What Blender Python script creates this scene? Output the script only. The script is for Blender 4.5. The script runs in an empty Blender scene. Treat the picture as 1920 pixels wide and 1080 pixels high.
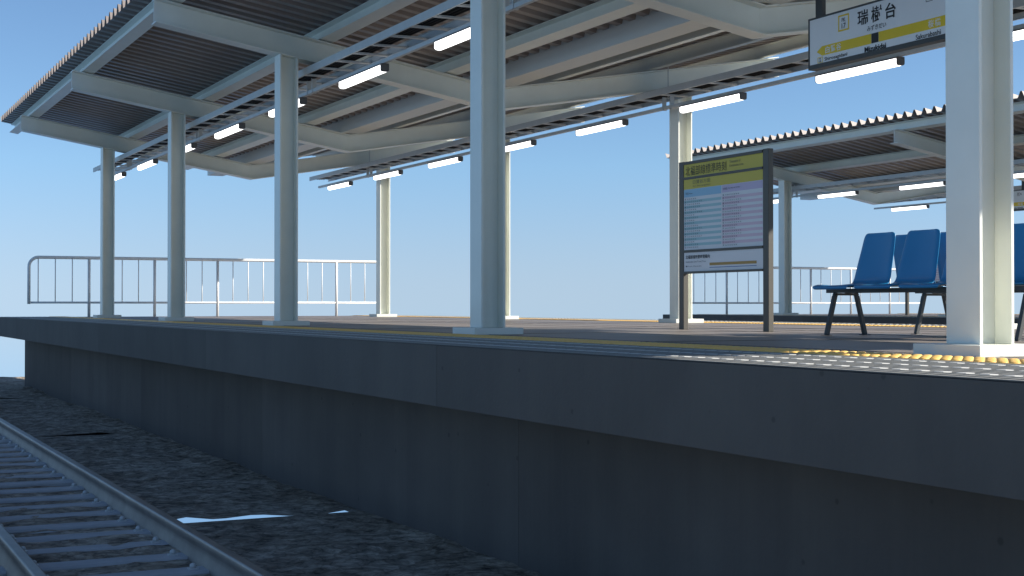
import bpy, math, random
from mathutils import Vector, Matrix, noise
random.seed(7)
scene = bpy.context.scene
col = scene.collection
R = math.radians

# ------------------------------------------------------------------ materials
def mat(name, color, rough=0.6, metallic=0.0, spec=0.5, var=0.0, vscale=8.0, bump=0.0, bscale=60.0, grime=None):
    m = bpy.data.materials.new(name); m.use_nodes = True
    nt = m.node_tree; b = nt.nodes['Principled BSDF']
    b.inputs['Base Color'].default_value = (*color, 1)
    b.inputs['Roughness'].default_value = rough
    b.inputs['Metallic'].default_value = metallic
    b.inputs['Specular IOR Level'].default_value = spec
    tc = nt.nodes.new('ShaderNodeTexCoord')
    if var > 0:
        n = nt.nodes.new('ShaderNodeTexNoise'); n.inputs['Scale'].default_value = vscale
        n.inputs['Detail'].default_value = 6; n.inputs['Roughness'].default_value = 0.6
        nt.links.new(tc.outputs['Object'], n.inputs['Vector'])
        rp = nt.nodes.new('ShaderNodeValToRGB')
        lo = tuple(c * (1 - var) for c in color); hi = tuple(min(1, c * (1 + var)) for c in color)
        rp.color_ramp.elements[0].position = 0.3; rp.color_ramp.elements[0].color = (*lo, 1)
        rp.color_ramp.elements[1].position = 0.7; rp.color_ramp.elements[1].color = (*hi, 1)
        nt.links.new(n.outputs['Fac'], rp.inputs['Fac'])
        out = rp.outputs['Color']
        if grime:
            v = nt.nodes.new('ShaderNodeTexVoronoi'); v.inputs['Scale'].default_value = grime[1]
            nt.links.new(tc.outputs['Object'], v.inputs['Vector'])
            r2 = nt.nodes.new('ShaderNodeValToRGB')
            r2.color_ramp.elements[0].position = grime[2]; r2.color_ramp.elements[0].color = (1, 1, 1, 1)
            r2.color_ramp.elements[1].position = grime[2] + 0.03; r2.color_ramp.elements[1].color = (0, 0, 0, 1)
            nt.links.new(v.outputs['Distance'], r2.inputs['Fac'])
            mx = nt.nodes.new('ShaderNodeMix'); mx.data_type = 'RGBA'
            mx.inputs['B'].default_value = (*grime[0], 1)
            ml = nt.nodes.new('ShaderNodeMath'); ml.operation = 'MULTIPLY'; ml.inputs[1].default_value = 0.28
            nt.links.new(r2.outputs['Color'], ml.inputs[0])
            nt.links.new(ml.outputs[0], mx.inputs['Factor']); nt.links.new(out, mx.inputs['A'])
            out = mx.outputs['Result']
        nt.links.new(out, b.inputs['Base Color'])
    if bump > 0:
        n2 = nt.nodes.new('ShaderNodeTexNoise'); n2.inputs['Scale'].default_value = bscale; n2.inputs['Detail'].default_value = 8
        nt.links.new(tc.outputs['Object'], n2.inputs['Vector'])
        bp = nt.nodes.new('ShaderNodeBump'); bp.inputs['Strength'].default_value = bump; bp.inputs['Distance'].default_value = 0.02
        nt.links.new(n2.outputs['Fac'], bp.inputs['Height']); nt.links.new(bp.outputs['Normal'], b.inputs['Normal'])
    return m

def add_streaks(m, lo, hi, sx=0.0, sy=1.3, sz=0.07):
    nt = m.node_tree; b = nt.nodes['Principled BSDF']; src = b.inputs['Base Color'].links[0].from_socket
    tc = nt.nodes.new('ShaderNodeTexCoord'); mp = nt.nodes.new('ShaderNodeMapping'); mp.inputs['Scale'].default_value = (sx, sy, sz)
    n = nt.nodes.new('ShaderNodeTexNoise'); n.inputs['Scale'].default_value = 2.2; n.inputs['Detail'].default_value = 5; n.inputs['Roughness'].default_value = 0.65
    rp = nt.nodes.new('ShaderNodeValToRGB'); rp.color_ramp.elements[0].position = 0.35; rp.color_ramp.elements[0].color = (lo, lo, lo, 1)
    rp.color_ramp.elements[1].position = 0.65; rp.color_ramp.elements[1].color = (hi, hi, hi * 0.97, 1)
    mx = nt.nodes.new('ShaderNodeMix'); mx.data_type = 'RGBA'; mx.blend_type = 'MULTIPLY'; mx.inputs['Factor'].default_value = 1
    nt.links.new(tc.outputs['Object'], mp.inputs[0]); nt.links.new(mp.outputs[0], n.inputs['Vector']); nt.links.new(n.outputs['Fac'], rp.inputs['Fac'])
    oi = nt.nodes.new('ShaderNodeObjectInfo'); om = nt.nodes.new('ShaderNodeMapRange'); om.inputs['To Min'].default_value = 0.90; om.inputs['To Max'].default_value = 1.10
    nt.links.new(oi.outputs['Random'], om.inputs['Value'])
    mt_ = nt.nodes.new('ShaderNodeVectorMath'); mt_.operation = 'SCALE'
    nt.links.new(rp.outputs['Color'], mt_.inputs[0]); nt.links.new(om.outputs['Result'], mt_.inputs['Scale'])
    nt.links.new(src, mx.inputs['A']); nt.links.new(mt_.outputs[0], mx.inputs['B']); nt.links.new(mx.outputs['Result'], b.inputs['Base Color'])

def emis(name, color, s):
    m = bpy.data.materials.new(name); m.use_nodes = True
    b = m.node_tree.nodes['Principled BSDF']
    b.inputs['Base Color'].default_value = (0.8, 0.8, 0.8, 1)
    b.inputs['Emission Color'].default_value = (*color, 1); b.inputs['Emission Strength'].default_value = s
    return m

M = {}
M['paint'] = mat('white_paint', (0.75, 0.765, 0.69), 0.42, var=0.04, vscale=3)
M['galv'] = mat('galvanised_tray', (0.52, 0.53, 0.515), 0.5, metallic=0.0, var=0.05)
M['sheet'] = mat('brown_corrugated_steel', (0.262, 0.226, 0.204), 0.42, metallic=0.1, var=0.08, vscale=5)
M['gutter'] = mat('gutter_steel', (0.60, 0.61, 0.57), 0.5)
M['deck'] = mat('asphalt_deck', (0.225, 0.197, 0.176), 0.48, spec=0.5, var=0.12, vscale=1.5, bump=0.15, bscale=90)
M['joint'] = mat('deck_joint', (0.05, 0.047, 0.045), 0.95, spec=0.1)
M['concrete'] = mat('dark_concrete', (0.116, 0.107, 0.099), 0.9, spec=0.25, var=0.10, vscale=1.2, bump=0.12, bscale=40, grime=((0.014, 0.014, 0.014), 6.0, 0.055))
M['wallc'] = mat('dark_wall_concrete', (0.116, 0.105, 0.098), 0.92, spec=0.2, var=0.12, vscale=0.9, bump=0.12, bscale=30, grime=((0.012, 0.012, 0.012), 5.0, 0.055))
M['grip'] = mat('grip_mat', (0.035, 0.035, 0.034), 0.6, var=0.1)
M['griplight'] = mat('grip_ribs', (0.29, 0.29, 0.27), 0.75, var=0.08)
M['stud'] = mat('grip_studs', (0.60, 0.60, 0.57), 0.7)
M['yellow'] = mat('tactile_yellow', (0.98, 0.60, 0.17), 0.38, var=0.06, vscale=10)
M['blue'] = mat('blue_plastic', (0.016, 0.225, 0.470), 0.28, var=0.03, vscale=4)
M['frame'] = mat('dark_steel', (0.060, 0.064, 0.064), 0.5, spec=0.4)
M['post'] = mat('bronze_frame', (0.090, 0.084, 0.070), 0.5, spec=0.4)
M['board'] = mat('board_white', (0.72, 0.72, 0.73), 0.5)
M['signw'] = mat('sign_white', (0.86, 0.86, 0.86), 0.4)
M['signy'] = mat('sign_yellow', (0.86, 0.60, 0.010), 0.45)
M['boardy'] = mat('board_yellow', (0.58, 0.46, 0.05), 0.5)
M['ink'] = mat('ink_black', (0.012, 0.014, 0.018), 0.6)
M['inkgrey'] = mat('ink_grey', (0.16, 0.15, 0.08), 0.6)
M['inkrow'] = mat('ink_row', (0.09, 0.11, 0.14), 0.6)
M['inkwhite'] = mat('ink_white', (0.88, 0.86, 0.82), 0.6)
M['teal'] = mat('row_teal', (0.34, 0.54, 0.57), 0.5)
M['tealh'] = mat('row_sky_blue', (0.28, 0.50, 0.66), 0.5)
M['pink'] = mat('row_pink', (0.66, 0.50, 0.58), 0.5)
M['pinkh'] = mat('row_mauve', (0.54, 0.46, 0.62), 0.5)
M['bar'] = mat('bar_ochre', (0.40, 0.24, 0.05), 0.5)
M['barblue'] = mat('bar_blue', (0.10, 0.17, 0.36), 0.5)
M['black'] = mat('black_rubber', (0.006, 0.006, 0.007), 0.7, spec=0.2)
M['housing'] = mat('lamp_housing', (0.13, 0.122, 0.116), 0.6, spec=0.3)
M['lamp'] = emis('lamp_diffuser', (1.0, 0.99, 0.97), 1.9)
M['rail'] = mat('rail_steel', (0.255, 0.228, 0.205), 0.42, metallic=0.35, var=0.16, vscale=5)
M['sleeper'] = mat('sleeper_concrete', (0.44, 0.43, 0.43), 0.8, var=0.12, vscale=4, bump=0.1)
M['bolt'] = mat('bolt_steel', (0.60, 0.60, 0.58), 0.5, metallic=0.2)
M['whiterail'] = mat('railing_paint', (0.82, 0.82, 0.81), 0.4)

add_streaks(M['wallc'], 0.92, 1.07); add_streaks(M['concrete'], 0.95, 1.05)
add_streaks(M['rail'], 0.72, 1.15, 1.0, 0.6, 1.0)
# ballast
def ballast_mat():
    m = bpy.data.materials.new('ballast_rock'); m.use_nodes = True
    nt = m.node_tree; b = nt.nodes['Principled BSDF']; L = nt.links.new
    tc = nt.nodes.new('ShaderNodeTexCoord')
    wn = nt.nodes.new('ShaderNodeTexNoise'); wn.inputs['Scale'].default_value = 5; wn.inputs['Detail'].default_value = 5
    L(tc.outputs['Object'], wn.inputs['Vector'])
    ad = nt.nodes.new('ShaderNodeMix'); ad.data_type = 'VECTOR'; ad.inputs['Factor'].default_value = 0.16
    L(tc.outputs['Object'], ad.inputs['A']); L(wn.outputs['Color'], ad.inputs['B'])
    v = nt.nodes.new('ShaderNodeTexVoronoi'); v.inputs['Scale'].default_value = 9
    L(ad.outputs['Result'], v.inputs['Vector'])
    v2 = nt.nodes.new('ShaderNodeTexVoronoi'); v2.inputs['Scale'].default_value = 12; v2.feature = 'DISTANCE_TO_EDGE'
    L(ad.outputs['Result'], v2.inputs['Vector'])
    n = nt.nodes.new('ShaderNodeTexNoise'); n.inputs['Scale'].default_value = 10; n.inputs['Detail'].default_value = 12; n.inputs['Roughness'].default_value = 0.7
    L(ad.outputs['Result'], n.inputs['Vector'])
    big = nt.nodes.new('ShaderNodeTexNoise'); big.inputs['Scale'].default_value = 1.6; big.inputs['Detail'].default_value = 4
    L(tc.outputs['Object'], big.inputs['Vector'])
    rp = nt.nodes.new('ShaderNodeValToRGB'); e = rp.color_ramp.elements
    e[0].position = 0.3; e[0].color = (0.052, 0.045, 0.036, 1); e[1].position = 0.70; e[1].color = (0.80, 0.68, 0.54, 1)
    k = e.new(0.50); k.color = (0.42, 0.35, 0.275, 1)
    L(n.outputs['Fac'], rp.inputs['Fac'])
    r3 = nt.nodes.new('ShaderNodeValToRGB'); r3.color_ramp.elements[0].position = 0.0; r3.color_ramp.elements[0].color = (0.35, 0.35, 0.35, 1)
    r3.color_ramp.elements[1].position = 0.10; r3.color_ramp.elements[1].color = (1, 1, 1, 1)
    L(v2.outputs['Distance'], r3.inputs['Fac'])
    mu = nt.nodes.new('ShaderNodeMix'); mu.data_type = 'RGBA'; mu.blend_type = 'MULTIPLY'; mu.inputs['Factor'].default_value = 0.55
    L(rp.outputs['Color'], mu.inputs['A']); L(r3.outputs['Color'], mu.inputs['B'])
    r4 = nt.nodes.new('ShaderNodeValToRGB'); r4.color_ramp.elements[0].position = 0.35; r4.color_ramp.elements[0].color = (0.75, 0.72, 0.68, 1)
    r4.color_ramp.elements[1].position = 0.65; r4.color_ramp.elements[1].color = (1.15, 1.15, 1.15, 1)
    L(big.outputs['Fac'], r4.inputs['Fac'])
    mu2 = nt.nodes.new('ShaderNodeMix'); mu2.data_type = 'RGBA'; mu2.blend_type = 'MULTIPLY'; mu2.inputs['Factor'].default_value = 1
    L(mu.outputs['Result'], mu2.inputs['A']); L(r4.outputs['Color'], mu2.inputs['B'])
    L(mu2.outputs['Result'], b.inputs['Base Color'])
    b.inputs['Roughness'].default_value = 0.9; b.inputs['Specular IOR Level'].default_value = 0.25
    mh = nt.nodes.new('ShaderNodeMath'); mh.operation = 'ADD'
    L(v.outputs['Distance'], mh.inputs[0]); L(n.outputs['Fac'], mh.inputs[1])
    bp = nt.nodes.new('ShaderNodeBump'); bp.inputs['Strength'].default_value = 1.0; bp.inputs['Distance'].default_value = 0.05
    L(mh.outputs[0], bp.inputs['Height']); L(bp.outputs['Normal'], b.inputs['Normal'])
    return m
M['ballast'] = ballast_mat()

# ------------------------------------------------------------------ mesh helpers
class MB:
    def __init__(s): s.v = []; s.f = []
    def raw(s, vs, fs):
        o = len(s.v); s.v += [tuple(p) for p in vs]; s.f += [tuple(o + i for i in f) for f in fs]
        return s
    def box(s, x0, x1, y0, y1, z0, z1):
        return s.raw([(x0, y0, z0), (x1, y0, z0), (x1, y1, z0), (x0, y1, z0), (x0, y0, z1), (x1, y0, z1), (x1, y1, z1), (x0, y1, z1)],
                     [(0, 3, 2, 1), (4, 5, 6, 7), (0, 1, 5, 4), (1, 2, 6, 5), (2, 3, 7, 6), (3, 0, 4, 7)])
    def prism(s, prof, fn, a, b):
        """closed 2D profile (CCW) swept from a to b; fn(p, q, t) -> xyz"""
        n = len(prof)
        vs = [fn(p, q, a) for p, q in prof] + [fn(p, q, b) for p, q in prof]
        fs = [tuple(range(n))[::-1], tuple(range(n, 2 * n))]
        fs += [(i, (i + 1) % n, n + (i + 1) % n, n + i) for i in range(n)]
        return s.raw(vs, fs)
    def bar(s, p0, p1, w, h, side=None):
        p0 = Vector(p0); p1 = Vector(p1); d = (p1 - p0).normalized()
        side = Vector(side) if side else (Vector((0, 0, 1)) if abs(d.z) < 0.9 else Vector((1, 0, 0)))
        u = d.cross(side).normalized(); v = u.cross(d).normalized()
        vs = [p + u * a * w / 2 + v * b * h / 2 for p in (p0, p1) for a, b in ((-1, -1), (1, -1), (1, 1), (-1, 1))]
        return s.raw(vs, [(3, 2, 1, 0), (4, 5, 6, 7), (0, 1, 5, 4), (1, 2, 6, 5), (2, 3, 7, 6), (3, 0, 4, 7)])
    def tube(s, pts, r, n=10):
        pts = [Vector(p) for p in pts]; rings = []
        for i, p in enumerate(pts):
            d = (pts[min(i + 1, len(pts) - 1)] - pts[max(i - 1, 0)]).normalized()
            ref = Vector((0, 1, 0)) if abs(d.y) < 0.9 else Vector((0, 0, 1))
            u = d.cross(ref).normalized(); v = d.cross(u).normalized()
            rings.append([p + (u * math.cos(2 * math.pi * k / n) + v * math.sin(2 * math.pi * k / n)) * r for k in range(n)])
        vs = [q for g in rings for q in g]
        fs = []
        for i in range(len(pts) - 1):
            for k in range(n):
                fs.append((i * n + k, i * n + (k + 1) % n, (i + 1) * n + (k + 1) % n, (i + 1) * n + k))
        fs.append(tuple(range(n))[::-1]); fs.append(tuple((len(pts) - 1) * n + k for k in range(n)))
        return s.raw(vs, fs)
    def build(s, name, material, parent=None, smooth=False, bevel=0.0, loc=None):
        me = bpy.data.meshes.new(name); me.from_pydata(s.v, [], s.f); me.validate(); me.update()
        bm_fix(me)
        me.materials.append(material)
        o = bpy.data.objects.new(name, me); col.objects.link(o)
        if smooth:
            for p in me.polygons: p.use_smooth = True
        if bevel > 0:
            md = o.modifiers.new('bevel', 'BEVEL'); md.width = bevel; md.segments = 2; md.limit_method = 'ANGLE'; md.angle_limit = R(40)
        if parent:
            o.parent = parent
        if loc: o.location = loc
        return o

import bmesh
def bm_fix(me):
    bm = bmesh.new(); bm.from_mesh(me); bmesh.ops.recalc_face_normals(bm, faces=bm.faces); bm.to_mesh(me); bm.free()

def tag(o, label=None, cat=None, group=None, kind=None):
    if label: o['label'] = label
    if cat: o['category'] = cat
    if group: o['group'] = group
    if kind: o['kind'] = kind
    return o

def empty(name, loc=(0, 0, 0)):
    o = bpy.data.objects.new(name, None); col.objects.link(o); o.location = loc; o.empty_display_size = 0.2
    return o

def kids(o): return [c for c in bpy.data.objects if c.parent == o]
def copy_tree(o, parent=None, offset=None):
    c = o.copy(); col.objects.link(c); c.parent = parent
    if offset is not None: c.location = Vector(o.location) + Vector(offset)
    for ch in kids(o):
        if ch is not c: copy_tree(ch, c)
    return c

def text_mesh(body, fit, plane_x, bold=0.0):
    """returns (verts, faces) of text facing -X fitted in fit=(yleft, yright, z0, z1) (yleft > yright)"""
    cu = bpy.data.curves.new('t', 'FONT'); cu.body = body; cu.size = 1; cu.offset = bold; cu.resolution_u = 4
    ob = bpy.data.objects.new('t', cu); col.objects.link(ob)
    dg = bpy.context.evaluated_depsgraph_get(); dg.update()
    me = bpy.data.meshes.new_from_object(ob.evaluated_get(dg))
    vs = [v.co.copy() for v in me.vertices]; fs = [tuple(p.vertices) for p in me.polygons]
    bpy.data.objects.remove(ob); bpy.data.meshes.remove(me); bpy.data.curves.remove(cu)
    if not vs: return [], []
    x0 = min(v.x for v in vs); x1 = max(v.x for v in vs); y0 = min(v.y for v in vs); y1 = max(v.y for v in vs)
    yl, yr, za, zb = fit
    out = [(plane_x, yl + (v.x - x0) / (x1 - x0) * (yr - yl), za + (v.y - y0) / (y1 - y0) * (zb - za)) for v in vs]
    return out, fs

def flat(mb, yl, yr, z0, z1, x):
    mb.raw([(x, yl, z0), (x, yr, z0), (x, yr, z1), (x, yl, z1)], [(0, 1, 2, 3)])

# ------------------------------------------------------------------ dims
D2 = 14.2           # second platform offset in x
Y0, Y1 = -2.5, 22.5  # canopy ends
PY0 = -7.5
FR = [0, 5, 10, 15, 20]
SL = 0.168
ANG = math.atan(SL)

# ------------------------------------------------------------------ ground: ballast bed
def hgt(x, y, seed):
    z = -1.258 + 0.030 * noise.noise(Vector((x * 0.55, y * 0.5, seed))) + 0.020 * noise.noise(Vector((x * 1.7 + 5, y * 1.5, seed)))
    z += 0.012 * noise.noise(Vector((x * 4, y * 4, seed))) + 0.014 * abs(noise.noise(Vector((x * 9, y * 7, seed + 4))))
    z += 0.036 * math.exp(-((x + 1.52) / 0.20) ** 2 - ((y - 5.45) / 0.42) ** 2)
    return z
def tent(x, a, b, p, h):
    if x <= a or x >= b: return 0
    return h * ((x - a) / (p - a) if x < p else (b - x) / (b - p))
def pl(x, pts):
    if x <= pts[0][0] or x >= pts[-1][0]: return 0
    for (a, u), (b, v) in zip(pts, pts[1:]):
        if x <= b: return u + (v - u) * (x - a) / (b - a)
def smooth01(t): t = max(0, min(1, t)); return t * t * (3 - 2 * t)
def build_ground():
    mb = MB()
    seams = [-9, -2, 5, 12, 19, 26.3]
    for ti in range(5):
        a, b = seams[ti], seams[ti + 1]
        x0, x1 = -7.0, 13.5
        nx = int((x1 - x0) / 0.09); ny = int((b - a) / 0.09)
        vs = []
        for j in range(ny + 1):
            y = a + (b - a) * j / ny
            for i in range(nx + 1):
                x = x0 + (x1 - x0) * i / nx
                z = hgt(x, y, 3.0)
                wA = smooth01(1 - (y - a) / 1.3); wB = smooth01(1 - (b - y) / 0.5) if b < 26 else 0
                if a > 0: z = z * (1 - wA) + wA * (-1.2655 + 0.5 * (hgt(x, a, 9.0) + 1.258) * 0)
                z = z * (1 - wB) + wB * -1.262
                wL = max(0.0, 1 - (y - a) / 1.6)
                # raised lips of the ballast slabs beyond each seam
                if a == 12: z += wL * tent(x, -1.0, 0.12, -0.05, 0.030)
                elif a == 5: z += wL * pl(x, ((-1.80, 0), (-1.70, 0.020), (-1.60, 0), (-1.05, 0), (-0.78, 0.044), (-0.56, 0.013), (-0.28, 0.030), (-0.02, 0.002), (0.26, 0.002), (0.39, 0.024), (0.50, 0.0)))
                elif a == 19: z += wL * tent(x, -2.5, 0.2, -0.5, 0.030)
                z = max(z, -1.292)
                vs.append((x, y, z))
        fs = [(j * (nx + 1) + i, j * (nx + 1) + i + 1, (j + 1) * (nx + 1) + i + 1, (j + 1) * (nx + 1) + i) for j in range(ny) for i in range(nx)]
        mb.raw(vs, fs)
    # added sheet under the far bed, blocks the sky so seams look dark
    mb.raw([(-7, 11.2, -1.42), (13.5, 11.2, -1.42), (13.5, 25.5, -1.42), (-7, 25.5, -1.42)], [(0, 1, 2, 3)])
    o = mb.build('ground', M['ballast'], smooth=True)
    for p in o.data.polygons: p.use_smooth = True
    tag(o, kind='structure')
build_ground()

# ------------------------------------------------------------------ track
def rail_profile():
    r = [(0.050, 0), (0.049, 0.006), (0.043, 0.024), (0.036, 0.048), (0.030, 0.072), (0.027, 0.090), (0.028, 0.102), (0.0325, 0.112),
         (0.0335, 0.126), (0.0330, 0.140), (0.0295, 0.1475), (0.023, 0.150)]
    h = r + [(-p, q) for p, q in r[::-1]]
    return h
def build_track():
    t = empty('railway_track', (-1.55, 0, -1.26)); tag(t, 'single railway track with blue-grey sleepers running beside the dark platform wall', 'railway track')
    off = Vector((1.55, 0, 1.26))
    xr, xl = -1.045, -2.049
    for xc in (xl, xr):
        mb = MB(); mb.prism(rail_profile(), lambda p, q, s, xc=xc: (xc + p + 1.55, s, -1.262 + q + 1.26), -8.5, 25.4)
        o = mb.build('rail', M['rail'], t, smooth=True)
        o.data.polygons[0].use_smooth = False; o.data.polygons[1].use_smooth = False
        for e in o.data.edges:
            za = o.data.vertices[e.vertices[0]].co.z; xa = abs(o.data.vertices[e.vertices[0]].co.x - (xc + 1.55))
            if abs(o.data.vertices[e.vertices[0]].co.z - o.data.vertices[e.vertices[1]].co.z) < 1e-5 and (xa > 0.0225 and xa < 0.0235 or za < 0.0): e.use_edge_sharp = True
    # sleepers
    first = None
    k0 = -10
    for k in range(k0, 43):
        y = 4.19 + 0.491 * k
        if y > 25 or y < -1.2: continue
        if first is None:
            mb = MB()
            mb.prism([(-0.09, -0.13), (0.09, -0.13), (0.09, -0.012), (0.078, 0), (-0.078, 0), (-0.09, -0.012)], lambda p, q, s: (s, p, q), -0.575, 0.565)
            sl = mb.build('sleeper', M['sleeper'], t)
            sl.location = (0, y, 0.016)
            bolts = []
            for xc in (xl, xr):
                for sgn in (-1, 1):
                    b = MB(); cx = xc + 1.55 + sgn * 0.112
                    b.box(cx - 0.026, cx + 0.026, -0.022, 0.022, 0, 0.010)
                    ns = 8; rr = ((0.015, 0.0105), (0.0185, 0.018), (0.0165, 0.028), (0.009, 0.034))
                    vs = [(cx + r_ * math.cos(2 * math.pi * q / ns), r_ * math.sin(2 * math.pi * q / ns), z_) for r_, z_ in rr for q in range(ns)]
                    fs = [(j * ns + q, j * ns + (q + 1) % ns, (j + 1) * ns + (q + 1) % ns, (j + 1) * ns + q) for j in range(3) for q in range(ns)] + [tuple(3 * ns + q for q in range(ns))]
                    b.raw(vs, fs)
                    bolts.append(b.build('rail_bolt', M['bolt'], sl))
            first = (sl, bolts)
        else:
            c = first[0].copy(); col.objects.link(c); c.parent = t; c.location = (random.uniform(-.006, .006), y + random.uniform(-.004, .004), 0.016 + random.uniform(-.003, .003))
            for bo in first[1]:
                d = bo.copy(); col.objects.link(d); d.parent = c
build_track()

# ------------------------------------------------------------------ platform
def build_platform():
    p = empty('railway_platform', (0, 0, 0))
    # deck slab
    MB().box(0.02, 7.98, PY0, Y1, -0.30, 0.0).build('deck', M['deck'], p)
    mb = MB()
    for x in (1.42, 3.95, 4.55, 5.25, 6.74):
        mb.box(x - 0.006, x + 0.006, PY0, Y1 - 0.02, 0.0, 0.0015)
    for y in [PY0 + 2.5 * k for k in range(1, 12)]:
        mb.box(1.3, 6.7, y - 0.005, y + 0.005, 0.0017, 0.003)
    mb.build('deck_joint', M['joint'], p)
    # fascia panels 5 m long
    for x0, x1 in ((-0.0, 0.0), (8.0, 8.0)):
        for k in range(6):
            a = -7.5 + 5 * k; b = a + 5
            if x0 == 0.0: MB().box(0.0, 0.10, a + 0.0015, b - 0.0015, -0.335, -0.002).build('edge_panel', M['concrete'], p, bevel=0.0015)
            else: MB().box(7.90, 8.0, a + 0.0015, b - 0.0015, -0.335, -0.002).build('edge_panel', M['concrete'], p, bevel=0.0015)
    MB().box(0.1, 7.9, Y1 - 0.1, Y1 - 0.001, -0.335, -0.301).build('end_beam', M['concrete'], p)
    # walls
    for k in range(6):
        a = -7.5 + 5 * k
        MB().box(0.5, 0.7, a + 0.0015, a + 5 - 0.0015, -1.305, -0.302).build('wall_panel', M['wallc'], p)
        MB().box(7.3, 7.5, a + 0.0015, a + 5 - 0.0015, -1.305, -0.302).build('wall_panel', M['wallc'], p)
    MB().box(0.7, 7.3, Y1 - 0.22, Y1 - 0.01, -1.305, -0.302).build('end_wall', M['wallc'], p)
    # grip mats + ribs
    for sx in (0, 1):
        f = (lambda x: x) if sx == 0 else (lambda x: 8 - x)
        a, b = sorted((f(0.0), f(0.885)))
        MB().box(a, b, PY0, Y1, 0.0, 0.003).build('grip_mat', M['grip'], p)
        mb = MB()
        n = 13
        for i in range(n):
            x = 0.010 + i * 0.0675
            xa, xb = sorted((f(x), f(x + 0.030)))
            mb.box(xa, xb, PY0 + 0.002, Y1 - 0.003, 0.003, 0.0045)
        mb2 = MB()
        for i in (2, 6, 10):
            x = 0.010 + i * 0.0675
            y = PY0 + 0.02 + 0.05 * (i % 2)
            while y < Y1 - 0.1:
                xa, xb = sorted((f(x + 0.0305), f(x + 0.0670)))
                if i % 2 == 1 or True: mb2.box(xa, xb, y, y + 0.042, 0.003, 0.0062)
                y += 0.1
        mb2.build('grip_studs', M['stud'], p)
        mb.build('grip_ribs', M['griplight'], p)
        # tactile tiles
        a, b = sorted((f(0.9), f(1.2)))
        mb = MB(); y = PY0
        while y < Y1 - 0.25:
            mb.box(a, b, y + 0.002, y + 0.298, 0.0, 0.004); y += 0.3
        base = mb.build('tactile_paving', M['yellow'], p)
        mb = MB(); y = PY0
        # truncated domes: 5 per tile where they are large in view, plus the guide bar on the inner side
        while y < Y1 - 0.25:
            near = (sx == 0 and y < 12.5) or (sx == 1 and y < 12.5)
            if near:
                for i in range(5):
                    for j in range(5):
                        cx = f(0.93 + i * 0.06); cy = y + 0.03 + j * 0.06
                        if y < 4 and sx == 0:
                            ns = 10; rings = ((0.021, 0.004), (0.0195, 0.0068), (0.015, 0.0088), (0.008, 0.0096))
                        else:
                            ns = 6; rings = ((0.0205, 0.004), (0.016, 0.0085), (0.008, 0.0096))
                        vs = []
                        for r_, z_ in rings:
                            vs += [(cx + r_ * math.cos(2 * math.pi * t / ns), cy + r_ * math.sin(2 * math.pi * t / ns), z_) for t in range(ns)]
                        fs = []
                        for q in range(len(rings) - 1):
                            fs += [(q * ns + t, q * ns + (t + 1) % ns, (q + 1) * ns + (t + 1) % ns, (q + 1) * ns + t) for t in range(ns)]
                        fs.append(tuple((len(rings) - 1) * ns + t for t in range(ns)))
                        mb.raw(vs, fs)
            else:
                mb.box(a + 0.02, b - 0.02, y + 0.01, y + 0.29, 0.004, 0.0085)
            y += 0.3
        d = mb.build('tactile_domes', M['yellow'], base)
        for q in d.data.polygons: q.use_smooth = True
    return p
plat = build_platform()
tag(plat, 'grey station platform with yellow tactile strip and dark side wall beside the near track', 'platform', 'station platforms')
plat2 = copy_tree(plat, None, (D2, 0, 0))
tag(plat2, 'second station platform seen behind the blue seats, beyond the farther yellow strip', 'platform')

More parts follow.
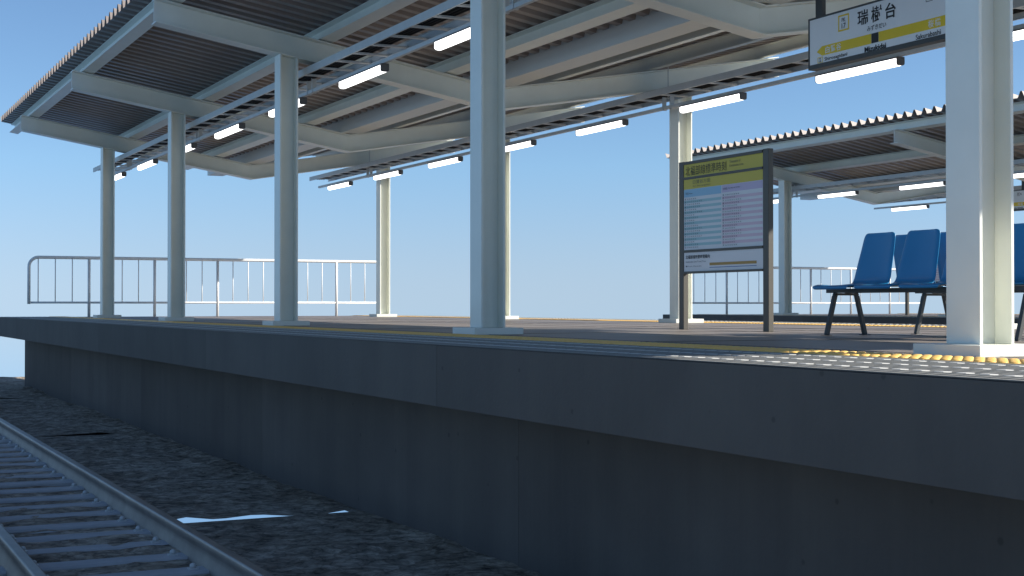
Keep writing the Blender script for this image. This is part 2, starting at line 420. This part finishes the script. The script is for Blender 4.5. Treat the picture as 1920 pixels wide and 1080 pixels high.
# ------------------------------------------------------------------ canopy
def column_mb(x, y, ztop):
    m = MB(); t = 0.018
    m.box(x - 0.1, x - 0.1 + t, y - 0.1, y + 0.1, 0.05, ztop - 0.0)
    m.box(x + 0.1 - t, x + 0.1, y - 0.1, y + 0.1, 0.05, ztop + 0.0)
    m.box(x - 0.1 + t, x + 0.1 - t, y - 0.006, y + 0.006, 0.05, ztop)
    return m
def zb(x): return 2.445 + SL * abs(x - 4)
def zt(x): return 2.697 + SL * abs(x - 4)
def build_canopy():
    c = empty('platform_canopy', (0, 0, 0))
    # beams
    for y in FR:
        m = MB(); xa, xm, xb = 0.09, 4.0, 7.91
        w = 0.006; ft = 0.013
        web = [(xa, zb(xa) + ft), (xm, zb(xm) + ft), (xb, zb(xb) + ft), (xb, zt(xb) - ft), (xm, zt(xm) - ft), (xa, zt(xa) - ft)]
        m.prism(web[:2] + [web[4], web[5]], lambda p, q, s: (p, s, q), y - w, y + w)
        m.prism([web[1], web[2], web[3], web[4]], lambda p, q, s: (p, s, q), y - w, y + w)
        for z0f in (lambda x: zb(x), lambda x: zt(x) - ft):
            m.prism([(xa, z0f(xa)), (xm, z0f(xm)), (xm, z0f(xm) + ft), (xa, z0f(xa) + ft)], lambda p, q, s: (p, s, q), y - 0.1, y + 0.1)
            m.prism([(xm, z0f(xm)), (xb, z0f(xb)), (xb, z0f(xb) + ft), (xm, z0f(xm) + ft)], lambda p, q, s: (p, s, q), y - 0.1, y + 0.1)
        m.build('roof_beam', M['paint'], c, bevel=0.002)
        for xc in (1.5, 6.5):
            m = MB(); t = 0.018
            # flanges cut to the slope of the beam
            for xa_, xb_ in ((xc - 0.1, xc - 0.1 + t), (xc + 0.1 - t, xc + 0.1)):
                m.prism([(xa_, 0.05), (xb_, 0.05), (xb_, zb(xb_) - 0.001), (xa_, zb(xa_) - 0.001)], lambda p, q, s: (p, s, q), y - 0.1, y + 0.1)
            m.prism([(xc - 0.1 + t, 0.05), (xc + 0.1 - t, 0.05), (xc + 0.1 - t, zb(xc + 0.1 - t) - 0.002), (xc - 0.1 + t, zb(xc - 0.1 + t) - 0.002)], lambda p, q, s: (p, s, q), y - 0.006, y + 0.006)
            co = m.build('column', M['paint'], c, bevel=0.0025)
            MB().box(xc - 0.2, xc + 0.2, y - 0.2, y + 0.2, 0.0, 0.05).build('base_plate', M['paint'], co, bevel=0.003)
    # purlins
    for xc in (0.29, 1.92, 3.39, 4.73, 6.05, 7.71):
        s = -1 if xc < 4 else 1
        base = Vector((xc, 0, 2.712 + SL * abs(xc - 4)))
        ux = Vector((math.cos(ANG), 0, s * math.sin(ANG))); uz = Vector((-s * math.sin(ANG), 0, math.cos(ANG)))
        m = MB()
        def fn(p, q, t): v = base + ux * p + uz * q; return (v.x, t, v.z)
        H = [(-0.075, 0), (0.075, 0), (0.075, 0.010), (0.004, 0.010), (0.004, 0.140), (0.075, 0.140), (0.075, 0.150), (-0.075, 0.150), (-0.075, 0.140), (-0.004, 0.140), (-0.004, 0.010), (-0.075, 0.010)]
        m.box  # noqa
        for prof in ([(-0.075, 0), (0.075, 0), (0.075, 0.010), (-0.075, 0.010)], [(-0.004, 0.010), (0.004, 0.010), (0.004, 0.140), (-0.004, 0.140)], [(-0.075, 0.140), (0.075, 0.140), (0.075, 0.150), (-0.075, 0.150)]):
            m.prism(prof, fn, Y0 + 0.02, Y1 - 0.02)
        m.build('purlin', M['paint'], c)
    # gutter
    m = MB(); g0, g1 = 3.85, 4.15
    m.box(g0, g1, Y0, Y1, 2.713, 2.717); m.box(g0, g0 + 0.004, Y0, Y1, 2.717, 3.004); m.box(g1 - 0.004, g1, Y0, Y1, 2.717, 3.004)
    m.box(g0 + 0.004, g1 - 0.004, Y0, Y0 + 0.004, 2.717, 2.895); m.box(g0 + 0.004, g1 - 0.004, Y1 - 0.004, Y1, 2.717, 2.895)
    m.build('gutter', M['gutter'], c)
    # corrugated sheets
    for side in (0, 1):
        xo, xi = (0.07, 3.849) if side == 0 else (7.93, 4.151)
        prof = []
        pt = 0.244; y = Y0; hgt_ = 0.105
        while y < Y1 - 0.01:
            for dy, z in ((0.0, 0), (0.050, 0), (0.105, hgt_), (0.139, hgt_), (0.194, 0)):
                if y + dy <= Y1 + 0.001: prof.append((y + dy, z))
            y += pt
        vs = []; fs = []
        def P(x, yy, dz): return (x, yy, 2.866 + SL * abs(x - 4) + dz)
        n = len(prof); th = 0.004
        for dz in (0, th):
            for x in (xo, xi):
                vs += [P(x, a, b + dz) for a, b in prof]
        for i in range(n - 1):
            fs.append((i, i + 1, n + i + 1, n + i)); fs.append((2 * n + i, 3 * n + i, 3 * n + i + 1, 2 * n + i + 1))
            fs.append((i, 2 * n + i, 2 * n + i + 1, i + 1)); fs.append((n + i, n + i + 1, 3 * n + i + 1, 3 * n + i))
        fs.append((0, n, 3 * n, 2 * n)); fs.append((n - 1, 3 * n - 1, 4 * n - 1, 2 * n - 1)[::-1])
        m = MB(); m.raw(vs, fs)
        m.build('roof_sheet', M['sheet'], c)
    return c
can = build_canopy()
tag(can, 'white steel canopy on H columns with brown corrugated roof over the near platform', 'canopy', 'platform canopies')
can2 = copy_tree(can, None, (D2, 0, 0))
tag(can2, 'corrugated canopy farther right, over the second platform beyond the timetable board', 'canopy')

# ------------------------------------------------------------------ cable trays, cables, lamp rails
def build_tray(x0, cw, rods, cy):
    t = empty('cable_tray', (x0, 0, 2.688)); x1 = 0.40
    for xa, d in ((0.0, 1), (x1, -1)):
        m = MB()
        a, b = sorted((xa, xa + d * 0.004)); m.box(a, b, Y0, Y1, 0, 0.076)
        a, b = sorted((xa + d * 0.004, xa + d * 0.018)); m.box(a, b, Y0, Y1, 0, 0.004); m.box(a, b, Y0, Y1, 0.072, 0.076)
        m.build('side_rail', M['galv'], t)
    m = MB(); m.box(0.0045, x1 - 0.0045, -0.03, 0.03, 0.0045, 0.02)
    first = None
    y = Y0 + 0.05
    while y < Y1:
        if y > 3.0:
            if first is None: first = m.build('rung', M['galv'], t); first.location = (0, y, 0)
            else:
                c = first.copy(); col.objects.link(c); c.parent = t; c.location = (0, y, 0)
        y += 0.5
    for yy in rods:
        m = MB(); xx = 0.2; m.tube([(xx, yy, -0.004), (xx, yy, 3.056 - 2.688)], 0.006, 8); m.box(xx - 0.02, xx + 0.02, yy - 0.02, yy + 0.02, -0.010, -0.002)
        m.build('hanger_rod', M['galv'], t)
    cb = MB(); n = max(2, int(cw / 0.045))
    for i in range(n):
        xx = x0 + 0.035 + i * 0.045
        cb.tube([(xx + 0.004 * math.sin(k * 1.7 + i), Y0 + 0.1 + (Y1 - Y0 - 0.2) * k / 40, 2.733 + 0.002 * math.sin(k + i)) for k in range(41)], 0.023, 8)
    c = cb.build('cable', M['black'], smooth=True)
    return t, c
def build_lamp_rail(xc, clamps):
    r = empty('lamp_rail', (xc, 0, 2.55))
    MB().box(-0.02, 0.02, Y0, Y1, 0, 0.04).build('rail_bar', M['galv'], r, bevel=0.003)
    for y in clamps:
        for dy in (-0.085, 0.085):
            m = MB(); m.box(-0.025, 0.025, y + dy - 0.008, y + dy + 0.008, 0.0405, 0.150); m.box(-0.026, -0.021, y + dy - 0.015, y + dy + 0.015, -0.006, 0.0405); m.box(0.021, 0.026, y + dy - 0.015, y + dy + 0.015, -0.006, 0.0405)
            m.box(-0.026, 0.026, y + dy - 0.015, y + dy + 0.015, -0.007, -0.0005)
            m.box(-0.026, 0.026, y + dy - 0.008, y + dy + 0.008, 0.0402, 0.0408)
            m.build('clamp', M['galv'], r)
    return r
near_y = [5.42, 10.36, 15.36, 20.2]; far_y = [4.66, 9.66, 14.66, 19.66]
rows = [('near', 1.7, 0.235, near_y, 0, 'above the near edge of the first platform'), ('far', 5.9, 0.28, far_y, 0, 'above the far edge of the first platform'),
        ('near2', 1.7, 0.235, near_y, D2, 'above the near edge of the second platform'), ('far2', 5.9, 0.28, far_y, D2, 'above the far edge of the second platform')]
PHR = {'near': 'crossing behind the left row of columns', 'far': 'running above the timetable board and right column row',
       'near2': 'under the second canopy, above the blue seats', 'far2': 'under the far side of the second canopy'}
for key, x, cw, ys, dx, where in rows:
    t, c = build_tray(x + dx, cw, ys, ys)
    tag(t, 'galvanised ladder cable tray ' + PHR[key], 'cable tray', 'cable trays under the canopies')
    tag(c, 'bundle of black cables in the tray ' + PHR[key], 'cable', 'cables in the trays')
    r = build_lamp_rail(x + dx + 0.2, ys)
    tag(r, 'square grey lamp rail below the tray ' + PHR[key], 'lamp rail', 'lamp rails under the canopies')

# ------------------------------------------------------------------ strip lights
def build_lamp():
    l = empty('strip_light', (0, 0, 2.548))
    m = MB(); L = 0.61; w = 0.042
    m.box(-w, w, -L, L, -0.014, 0.0)
    m.build('housing', M['housing'], l, bevel=0.002)
    cap = [(-w, -0.015), (-w, -0.062), (-w + 0.006, -0.074), (-w + 0.018, -0.080), (w - 0.018, -0.080), (w - 0.006, -0.074), (w, -0.062), (w, -0.015)]
    for a, b in ((-L, -L + 0.022), (L - 0.010, L)):
        mm = MB(); mm.prism(cap, lambda p, q, s: (p, s, q), a, b); mm.build('end_cap', M['housing'], l)
    d = [(-w + 0.003, -0.0145), (-w + 0.003, -0.066), (-w + 0.012, -0.078), (-w + 0.026, -0.082), (w - 0.026, -0.082), (w - 0.012, -0.078), (w - 0.003, -0.066), (w - 0.003, -0.0145)]
    mm = MB(); mm.prism(d, lambda p, q, s: (p * 1.0, s, q), -L + 0.0222, L - 0.0102); mm.build('diffuser', M['lamp'], l)
    return l
ORD = ['farthest', 'second', 'third', 'fourth', 'fifth', 'sixth', 'seventh', 'eighth']
lamp0 = build_lamp(); used = False
LROWS = [(1.9, 7, 'in the row behind the left columns', 21.25), (6.1, 8, 'in the long row over the timetable board', 21.25),
         (1.9 + D2, 4, 'in the second canopy\'s nearer row', 21.25), (6.1 + D2, 2, 'in the second canopy\'s farther row', 21.25)]
for x, n, where, ys in LROWS:
    for i in range(n):
        y = ys - 2.5 * i
        o = lamp0 if not used else copy_tree(lamp0)
        used = True
        o.location = (x, y, 2.548)
        nm = 'lit tube lamp ' + (('farthest away ' + where) if i == 0 else (ORD[i] + ' from the far end ' + where))
        tag(o, nm, 'strip light', 'strip lights under the canopies')

# ------------------------------------------------------------------ railings
def build_railing():
    r = empty('end_railing', (4.0, 22.3, 0)); 
    zt_, zl = 1.085, 0.262
    pts = [(-3.46, 0, 0.235), (-3.46, 0, 0.90)]
    for k in range(1, 9):
        a = math.pi / 2 * k / 8
        pts.append((-3.46 + 0.17 * (1 - math.cos(a)), 0, 0.915 + 0.17 * math.sin(a)))
    pts += [(-2 + k, 0, zt_) for k in range(0, 5)]
    pts += [(-p[0], 0, p[2]) for p in pts[:10][::-1]]
    MB().tube(pts, 0.029, 12).build('top_rail', M['whiterail'], r, smooth=True)
    MB().tube([(-3.435, 0, zl), (0, 0, zl), (3.435, 0, zl)], 0.019, 10).build('lower_rail', M['whiterail'], r, smooth=True)
    fp = fb = None
    for i in range(22):
        x = -3.3 + 0.3 * i
        if x > 3.35: break
        if (i - 3) % 4 == 0:
            if fp is None:
                fp = MB().tube([(0, 0, 0.0), (0, 0, zt_ - 0.02)], 0.027, 12).build('post', M['whiterail'], r, smooth=True); fp.location = (x, 0, 0)
            else:
                c = fp.copy(); col.objects.link(c); c.parent = r; c.location = (x, 0, 0)
        else:
            if fb is None:
                fb = MB().tube([(0, 0, zl + 0.015), (0, 0, zt_ - 0.02)], 0.0095, 8).build('baluster', M['whiterail'], r, smooth=True); fb.location = (x, 0, 0)
            else:
                c = fb.copy(); col.objects.link(c); c.parent = r; c.location = (x, 0, 0)
    return r
rl = build_railing(); tag(rl, 'white tubular railing with rounded corner closing the far left end of the platform', 'railing', 'railings at the platform ends')
rl2 = copy_tree(rl, None, (D2, 0, 0)); tag(rl2, 'white tubular railing behind the blue seats at the end of the second platform', 'railing')

# ------------------------------------------------------------------ station name sign
def sign_text(parent, items, x):
    bym = {}
    for body, yl, yr, z0, z1, mk, bold in items:
        vs, fs = text_mesh(body, (yl, yr, z0, z1), x, bold)
        bym.setdefault(mk, MB()).raw(vs, fs)
    for mk, mb in bym.items():
        mb.build('lettering', M[mk], parent)
def build_sign():
    s = empty('station_name_sign', (4.0, 3.53, 2.06)); o = Vector((-4.0, -3.53, -2.06))
    def b(mb, name, mk, par=s, **k):
        mb.v = [tuple(Vector(v) + o) for v in mb.v]; return mb.build(name, M[mk], par, **k)
    ya, yb = 2.756, 4.305
    m = MB(); X0, X1 = 3.965, 4.035
    m.box(X0 - 0.004, X1 + 0.004, ya, ya + 0.014, 2.098, 2.451); m.box(X0 - 0.004, X1 + 0.004, yb - 0.014, yb, 2.098, 2.451)
    m.box(X0 - 0.004, X1 + 0.004, ya, yb, 2.451, 2.465); m.box(X0 - 0.004, X1 + 0.004, ya, yb, 2.062, 2.098)
    b(m, 'sign_frame', 'frame')
    pan = b(MB().box(X0, X1, ya + 0.0145, yb - 0.0145, 2.0985, 2.4505), 'sign_panel', 'signw')
    for yc in (4.20, 2.86):
        b(MB().box(3.982, 4.018, yc - 0.04, yc + 0.04, 2.4655, 2.712), 'hanger_post', 'frame')
    X = 3.9635
    m = MB()
    m.raw([(X, 4.137, 2.154), (X, 3.571, 2.154), (X, 3.571, 2.228), (X, 4.137, 2.228), (X, 4.204, 2.191)], [(0, 1, 2, 3, 4)])
    flat(m, 3.489, 2.80, 2.154, 2.228, X)
    # square station code boxes
    def ring(mb, yl, yr, z0, z1, t):
        flat(mb, yl, yr, z1 - t, z1, X); flat(mb, yl, yr, z0, z0 + t, X); flat(mb, yl, yl - t, z0 + t, z1 - t, X); flat(mb, yr + t, yr, z0 + t, z1 - t, X)
    ring(m, 3.946, 3.820, 2.304, 2.428, 0.012)
    ring(m, 4.194, 4.130, 2.078, 2.142, 0.006) if False else ring(m, 4.194, 4.130, 2.101, 2.146, 0.005)
    b(m, 'yellow_band', 'signy', pan)
    m = MB(); flat(m, 3.5685, 3.4915, 2.1545, 2.2275, X)
    b(m, 'black_mark', 'ink', pan); m = MB()
    ring(m, 2.997, 2.930, 2.352, 2.418, 0.004)
    b(m, 'code_box', 'ink', pan)
    Xt = 3.9625
    items = [('瑞', 3.722, 3.604, 2.310, 2.422, 'ink', 0.016), ('樹', 3.570, 3.453, 2.306, 2.424, 'ink', 0.012), ('台', 3.418, 3.304, 2.306, 2.420, 'ink', 0.020),
             ('みずきだい', 3.615, 3.408, 2.250, 2.290, 'ink', 0.008), ('FK', 3.904, 3.860, 2.373, 2.402, 'ink', 0.015), ('17', 3.905, 3.858, 2.323, 2.362, 'ink', 0.010),
             ('Mizukidai', 3.645, 3.413, 2.098, 2.138, 'ink', 0.012), ('Mizukidai', 3.6415, 3.4095, 2.0985, 2.1375, 'ink2', 0.012), ('Shirosagidani', 4.109, 3.841, 2.100, 2.136, 'ink', 0.010), ('Sakurabashi', 3.099, 2.851, 2.102, 2.138, 'ink', 0.010),
             ('FK', 4.176, 4.150, 2.127, 2.138, 'ink', 0.01), ('16', 4.176, 4.150, 2.107, 2.123, 'ink', 0.01),
             ('PS', 2.985, 2.945, 2.362, 2.404, 'ink', 0.010), ('S', 2.915, 2.880, 2.368, 2.404, 'ink', 0.010),
             ('白', 4.100, 4.047, 2.164, 2.217, 'inkwhite', 0.02), ('鷺', 4.035, 3.978, 2.164, 2.218, 'inkwhite', 0.012), ('谷', 3.968, 3.910, 2.164, 2.218, 'inkwhite', 0.018),
             ('桜', 2.975, 2.918, 2.164, 2.218, 'inkwhite', 0.012), ('橋', 2.908, 2.850, 2.164, 2.218, 'inkwhite', 0.010)]
    bym = {}
    for body, yl, yr, z0, z1, mk, bold in items:
        vs, fs = text_mesh(body, (yl, yr, z0, z1), Xt, bold)
        bym.setdefault(mk, MB()).raw(vs, fs)
    if 'ink2' in bym:
        z2 = bym.pop('ink2'); z2.v = [(v[0] + 0.0004, v[1], v[2]) for v in z2.v]; bym['ink'].raw(z2.v, z2.f)
    for mk, mb in bym.items(): b(mb, 'lettering', mk, pan)
    return s
sg = build_sign(); tag(sg, 'hanging station name sign reading Mizukidai with yellow arrow band beside the tall near column', 'station sign', 'station name signs')
sg2 = copy_tree(sg, None, (D2, 12.87, 0)); tag(sg2, 'small distant station name sign at the right edge, above the second platform', 'station sign')

# ------------------------------------------------------------------ timetable board
def build_board():
    s = empty('timetable_board', (3.95, 5.43, 0)); o = Vector((-3.95, -5.43, 0))
    def b(mb, name, mk, par=s, **k):
        mb.v = [tuple(Vector(v) + o) for v in mb.v]; return mb.build(name, M[mk], par, **k)
    for yc, nm in ((4.815, 0), (6.065, 0)):
        b(MB().box(3.925, 3.975, yc - 0.038, yc + 0.038, 0.0, 1.497), 'post', 'post', bevel=0.003)
    XF = 3.918
    yl, yr = 6.0265, 4.8535
    for z0, z1 in ((1.468, 1.492), (1.334 + 0.0, 1.354), (0.684, 0.706), (0.497, 0.516)):
        b(MB().box(XF, 3.968, yr, yl, z0, z1), 'frame_bar', 'post')
    # side strips between posts and panels
    b(MB().box(3.930, 3.965, yr + 0.0005, yl - 0.0005, 1.3545, 1.4675), 'header_panel', 'boardy')
    main = b(MB().box(3.930, 3.965, yr + 0.0005, yl - 0.0005, 0.7065, 1.3335), 'timetable_panel', 'board')
    low = b(MB().box(3.930, 3.965, yr + 0.0005, yl - 0.0005, 0.5165, 0.6835), 'travel_time_panel', 'board')
    X = 3.9285; Xt = 3.9270
    m = MB(); flat(m, yl - 0.002, yr + 0.002, 1.246, 1.3325, X); b(m, 'yellow_band', 'boardy', main)
    # table rows
    mt = MB(); mp = MB(); mth = MB(); mph = MB()
    ysp = 5.443
    flat(mth, yl - 0.006, ysp + 0.006, 1.176, 1.243, X); flat(mph, ysp - 0.008, yr + 0.008, 1.200 - 0.02, 1.243, X)
    digits = MB()
    rnd = random.Random(3)
    rows_n = 19; dz = (1.170 - 0.718) / rows_n
    for i in range(rows_n):
        z1 = 1.170 - i * dz; z0 = z1 - dz
        if i % 2 == 1:
            flat(mt, yl - 0.006, ysp + 0.006, z0, z1, X); flat(mp, ysp - 0.008, yr + 0.008, z0, z1, X)
        for side, ya in ((0, yl - 0.018), (1, ysp - 0.018)):
            n = rnd.randint(4, 8)
            mins = sorted(rnd.sample(range(1, 59), n))
            vs, fs = text_mesh(str(5 + i), (ya, ya - 0.020, z0 + 0.005, z1 - 0.005), Xt, 0.02); digits.raw(vs, fs)
            for j, mn in enumerate(mins):
                y_ = ya - 0.040 - j * 0.030
                vs, fs = text_mesh('%02d' % mn, (y_, y_ - 0.017, z0 + 0.006, z1 - 0.007), Xt, 0.01); digits.raw(vs, fs)
    b(mt, 'teal_rows', 'teal', main); b(mp, 'pink_rows', 'pink', main); b(mth, 'blue_row', 'tealh', main); b(mph, 'mauve_row', 'pinkh', main)
    for body, a, c_, z0, z1 in (('平日', yl - 0.03, yl - 0.075, 1.196, 1.216), ('Weekdays', yl - 0.085, yl - 0.140, 1.199, 1.211), ('土休日', ysp - 0.02, ysp - 0.085, 1.200, 1.222), ('Saturdays and Holidays', ysp - 0.10, ysp - 0.27, 1.205, 1.218)):
        vs, fs = text_mesh(body, (a, c_, z0, z1), Xt, 0.01); digits.raw(vs, fs)
    b(digits, 'lettering', 'inkrow', main)
    m = MB()
    for body, a, c_, z0, z1, bo in (('北福部線標準時刻', 5.997, 5.371, 1.366, 1.449, -0.004),):
        vs, fs = text_mesh(body, (a, c_, z0, z1), Xt, bo); m.raw(vs, fs)
    b(m, 'lettering', 'ink')
    m = MB()
    for body, a, c_, z0, z1 in (('Timetable of', 5.325, 5.165, 1.424, 1.446), ('Kitafukubu Line', 5.325, 5.125, 1.392, 1.412)):
        vs, fs = text_mesh(body, (a, c_, z0, z1), Xt, 0.0); m.raw(vs, fs)
    b(m, 'lettering', 'inkgrey')
    m = MB()
    for body, a, c_, z0, z1 in (('白鷺谷方面', 5.88, 5.61, 1.287, 1.322), ('for Shirosagidani', 5.88, 5.61, 1.258, 1.276)):
        vs, fs = text_mesh(body, (a, c_, z0, z1), Xt, 0.0); m.raw(vs, fs)
    b(m, 'lettering', 'inkgrey', main)
    m = MB()
    vs, fs = text_mesh('北福部線所要時間案内', (5.996, 5.620, 0.626, 0.660), Xt, 0.014); m.raw(vs, fs)
    b(m, 'lettering', 'ink', low)
    m = MB()
    for body, a, c_, z0, z1 in (('Kitafukubu Line Travel Time', 5.993, 5.681, 0.594, 0.608), ('■ from Mizukidai', 5.993, 5.750, 0.556, 0.567)):
        vs, fs = text_mesh(body, (a, c_, z0, z1), Xt, 0.0); m.raw(vs, fs)
    b(m, 'lettering', 'inkrow', low)
    m = MB(); flat(m, 5.626, 4.944, 0.562, 0.586, X); b(m, 'ochre_bar', 'bar', low)
    m = MB(); flat(m, 5.626, 4.944, 0.542, 0.548, X); b(m, 'blue_bar', 'barblue', low)
    return s
bd = build_board(); tag(bd, 'timetable board on two bronze posts with yellow header and striped blue and pink table', 'timetable board', 'timetable boards')
bd2 = copy_tree(bd, None, (D2, 12.9, 0)); tag(bd2, 'distant timetable board on the second platform, one bronze post showing under the blue seats', 'timetable board')

# ------------------------------------------------------------------ benches
def seat_shell():
    # profile along the seat: d = horizontal distance to the rear, z
    P = [(-0.372, 0.330), (-0.384, 0.340), (-0.380, 0.351), (-0.35, 0.356), (-0.30, 0.353), (-0.22, 0.350), (-0.14, 0.350), (-0.07, 0.354), (-0.03, 0.362), (-0.006, 0.378),
         (0.008, 0.402), (0.020, 0.44), (0.036, 0.50), (0.053, 0.565), (0.069, 0.63), (0.082, 0.69), (0.088, 0.715), (0.092, 0.732), (0.094, 0.741), (0.0945, 0.745)]
    W = [0.175, 0.186, 0.194, 0.202, 0.208, 0.210, 0.210, 0.208, 0.205, 0.200, 0.197, 0.194, 0.189, 0.183, 0.176, 0.170, 0.166, 0.158, 0.145, 0.120]
    nt_ = 14
    vs = []; fs = []
    for (d, z), w in zip(P, W):
        for j in range(nt_ + 1):
            u = -1 + 2 * j / nt_
            back = max(0.0, min(1.0, (z - 0.38) / 0.1))
            dish = (u * u) * 0.016
            dd = d - back * dish; zz = z + (1 - back) * (dish * 0.7 if d > -0.37 else 0)
            if abs(u) > 0.92 and d > -0.37: zz -= (1 - back) * 0.010; dd += back * 0.010
            vs.append((dd, u * w, zz))
    n = nt_ + 1
    for i in range(len(P) - 1):
        for j in range(nt_):
            fs.append((i * n + j, i * n + j + 1, (i + 1) * n + j + 1, (i + 1) * n + j))
    return vs, fs
def build_bench(sx=1, dy=0.0):
    s = empty('seat_bench', (0, 0, 0))
    Yb = 3.60; pitch = 0.45
    m = MB()
    def bx(x0, x1, *r): m.box(*sorted((x0 * sx, x1 * sx)), *r)
    bx(-0.255, -0.225, Yb - 2.0, Yb, 0.306, 0.336); bx(-0.085, -0.055, Yb - 2.0, Yb, 0.306, 0.336)
    bx(-0.2255, -0.0845, Yb - 0.03, Yb - 0.001, 0.308, 0.334); bx(-0.2255, -0.0845, Yb - 1.999, Yb - 1.97, 0.308, 0.334)
    m.build('support_beam', M['frame'], s, bevel=0.003)
    cx = -0.155 * sx
    for yy in (3.50, 1.70):
        for sg_ in (-1, 1):
            m = MB()
            pts = [(cx + sg_ * 0.175, yy, 0.004), (cx + sg_ * 0.100, yy, 0.285), (cx + sg_ * 0.088, yy, 0.3055)]
            m.bar(pts[0], pts[1], 0.029, 0.030, (0, 1, 0)); m.bar(pts[1], pts[2], 0.028, 0.029, (0, 1, 0))
            m.box(cx + sg_ * 0.175 - 0.03, cx + sg_ * 0.175 + 0.03, yy - 0.03, yy + 0.03, 0, 0.004)
            m.build('leg', M['frame'], s, bevel=0.003)
        MB().box(cx - 0.1, cx + 0.1, yy - 0.017, yy + 0.017, 0.288, 0.305).build('leg_bracket', M['frame'], s)
    vs, fs = seat_shell()
    vs = [(x * sx, y, z) for x, y, z in vs]
    first = None
    for k in range(4):
        yc = 3.61 - 0.205 - pitch * k + dy
        if first is None:
            m = MB(); m.raw(vs, fs); first = m.build('seat', M['blue'], s, smooth=True)
            md = first.modifiers.new('sol', 'SOLIDIFY'); md.thickness = 0.011; md.offset = 0
            md = first.modifiers.new('sub', 'SUBSURF'); md.levels = 2; md.render_levels = 2
            first.location = (0, yc, 0)
        else:
            c = first.copy(); col.objects.link(c); c.parent = s; c.location = (0, yc, 0)
    return s
b1 = build_bench(); b1.location = (3.815, 0, 0)
tag(b1, 'row of blue plastic seats on dark legs facing the near track, beside the near column', 'bench', 'blue seat rows on the platform')
b2 = build_bench(-1, 0.12); b2.location = (4.345, 0, 0)
tag(b2, 'row of blue seats facing away, back to back behind the nearer seat row', 'bench')

# ------------------------------------------------------------------ world, sun, camera
EL = math.atan2(0.66, math.hypot(1, 0.65)); AZ = math.atan2(1, -0.65)   # azimuth clockwise from +Y
w = bpy.data.worlds.new('World'); scene.world = w; w.use_nodes = True
nt = w.node_tree; nt.nodes.clear()
sky = nt.nodes.new('ShaderNodeTexSky'); sky.sky_type = 'NISHITA'; sky.sun_disc = False
sky.sun_elevation = EL; sky.sun_rotation = AZ; sky.altitude = 2000; sky.air_density = 1.0; sky.dust_density = 0.25; sky.ozone_density = 5.0
tc = nt.nodes.new('ShaderNodeTexCoord'); sep = nt.nodes.new('ShaderNodeSeparateXYZ'); cmb = nt.nodes.new('ShaderNodeCombineXYZ')
# the air is as bright below the horizon as above it: elevation -> sqrt(z^2 + a^2)
sq = nt.nodes.new('ShaderNodeMath'); sq.operation = 'MULTIPLY'
ad = nt.nodes.new('ShaderNodeMath'); ad.operation = 'ADD'; ad.inputs[1].default_value = 0.058 ** 2
rt = nt.nodes.new('ShaderNodeMath'); rt.operation = 'SQRT'
bg = nt.nodes.new('ShaderNodeBackground'); bg.inputs['Strength'].default_value = 0.084
out = nt.nodes.new('ShaderNodeOutputWorld')
nt.links.new(tc.outputs['Generated'], sep.inputs[0]); nt.links.new(sep.outputs['X'], cmb.inputs['X']); nt.links.new(sep.outputs['Y'], cmb.inputs['Y'])
nt.links.new(sep.outputs['Z'], sq.inputs[0]); nt.links.new(sep.outputs['Z'], sq.inputs[1]); nt.links.new(sq.outputs[0], ad.inputs[0])
nt.links.new(ad.outputs[0], rt.inputs[0]); nt.links.new(rt.outputs[0], cmb.inputs['Z'])
nt.links.new(cmb.outputs[0], sky.inputs['Vector']); mr = nt.nodes.new('ShaderNodeMapRange'); mr.inputs['From Min'].default_value = 0.058; mr.inputs['From Max'].default_value = 0.113
hz = nt.nodes.new('ShaderNodeMix'); hz.data_type = 'RGBA'; hz.inputs['A'].default_value = (1.09, 0.925, 0.905, 1); hz.inputs['B'].default_value = (1.12, 1.11, 1.05, 1)
hm = nt.nodes.new('ShaderNodeMix'); hm.data_type = 'RGBA'; hm.blend_type = 'MULTIPLY'; hm.inputs['Factor'].default_value = 1
nt.links.new(rt.outputs[0], mr.inputs['Value']); nt.links.new(mr.outputs['Result'], hz.inputs['Factor'])
nt.links.new(sky.outputs['Color'], hm.inputs['A']); nt.links.new(hz.outputs['Result'], hm.inputs['B'])
nt.links.new(hm.outputs['Result'], bg.inputs['Color']); nt.links.new(bg.outputs[0], out.inputs['Surface'])

sl = bpy.data.lights.new('sun', 'SUN'); sl.energy = 5.0; sl.angle = R(0.5); sl.color = (1.0, 0.94, 0.85)
so = bpy.data.objects.new('sun', sl); col.objects.link(so)
d = Vector((-1, 0.65, -0.66)).normalized()
so.rotation_euler = d.to_track_quat('-Z', 'Y').to_euler(); so.location = (10, -10, 12)

cd = bpy.data.cameras.new('camera'); cd.sensor_width = 36; cd.lens = 50; cd.clip_start = 0.05; cd.clip_end = 500
co = bpy.data.objects.new('camera', cd); col.objects.link(co)
co.location = (-3.098, -4.6523, 0.22055); co.rotation_euler = (math.pi / 2 + 0.0118048, 0, -0.461646)
scene.camera = co
scene.view_settings.view_transform = 'Standard'; scene.view_settings.look = 'None'
scene.view_settings.gamma = 1; scene.view_settings.exposure = 0.72; scene.view_settings.use_curve_mapping = False
scene.cycles.max_bounces = 8; scene.cycles.diffuse_bounces = 5
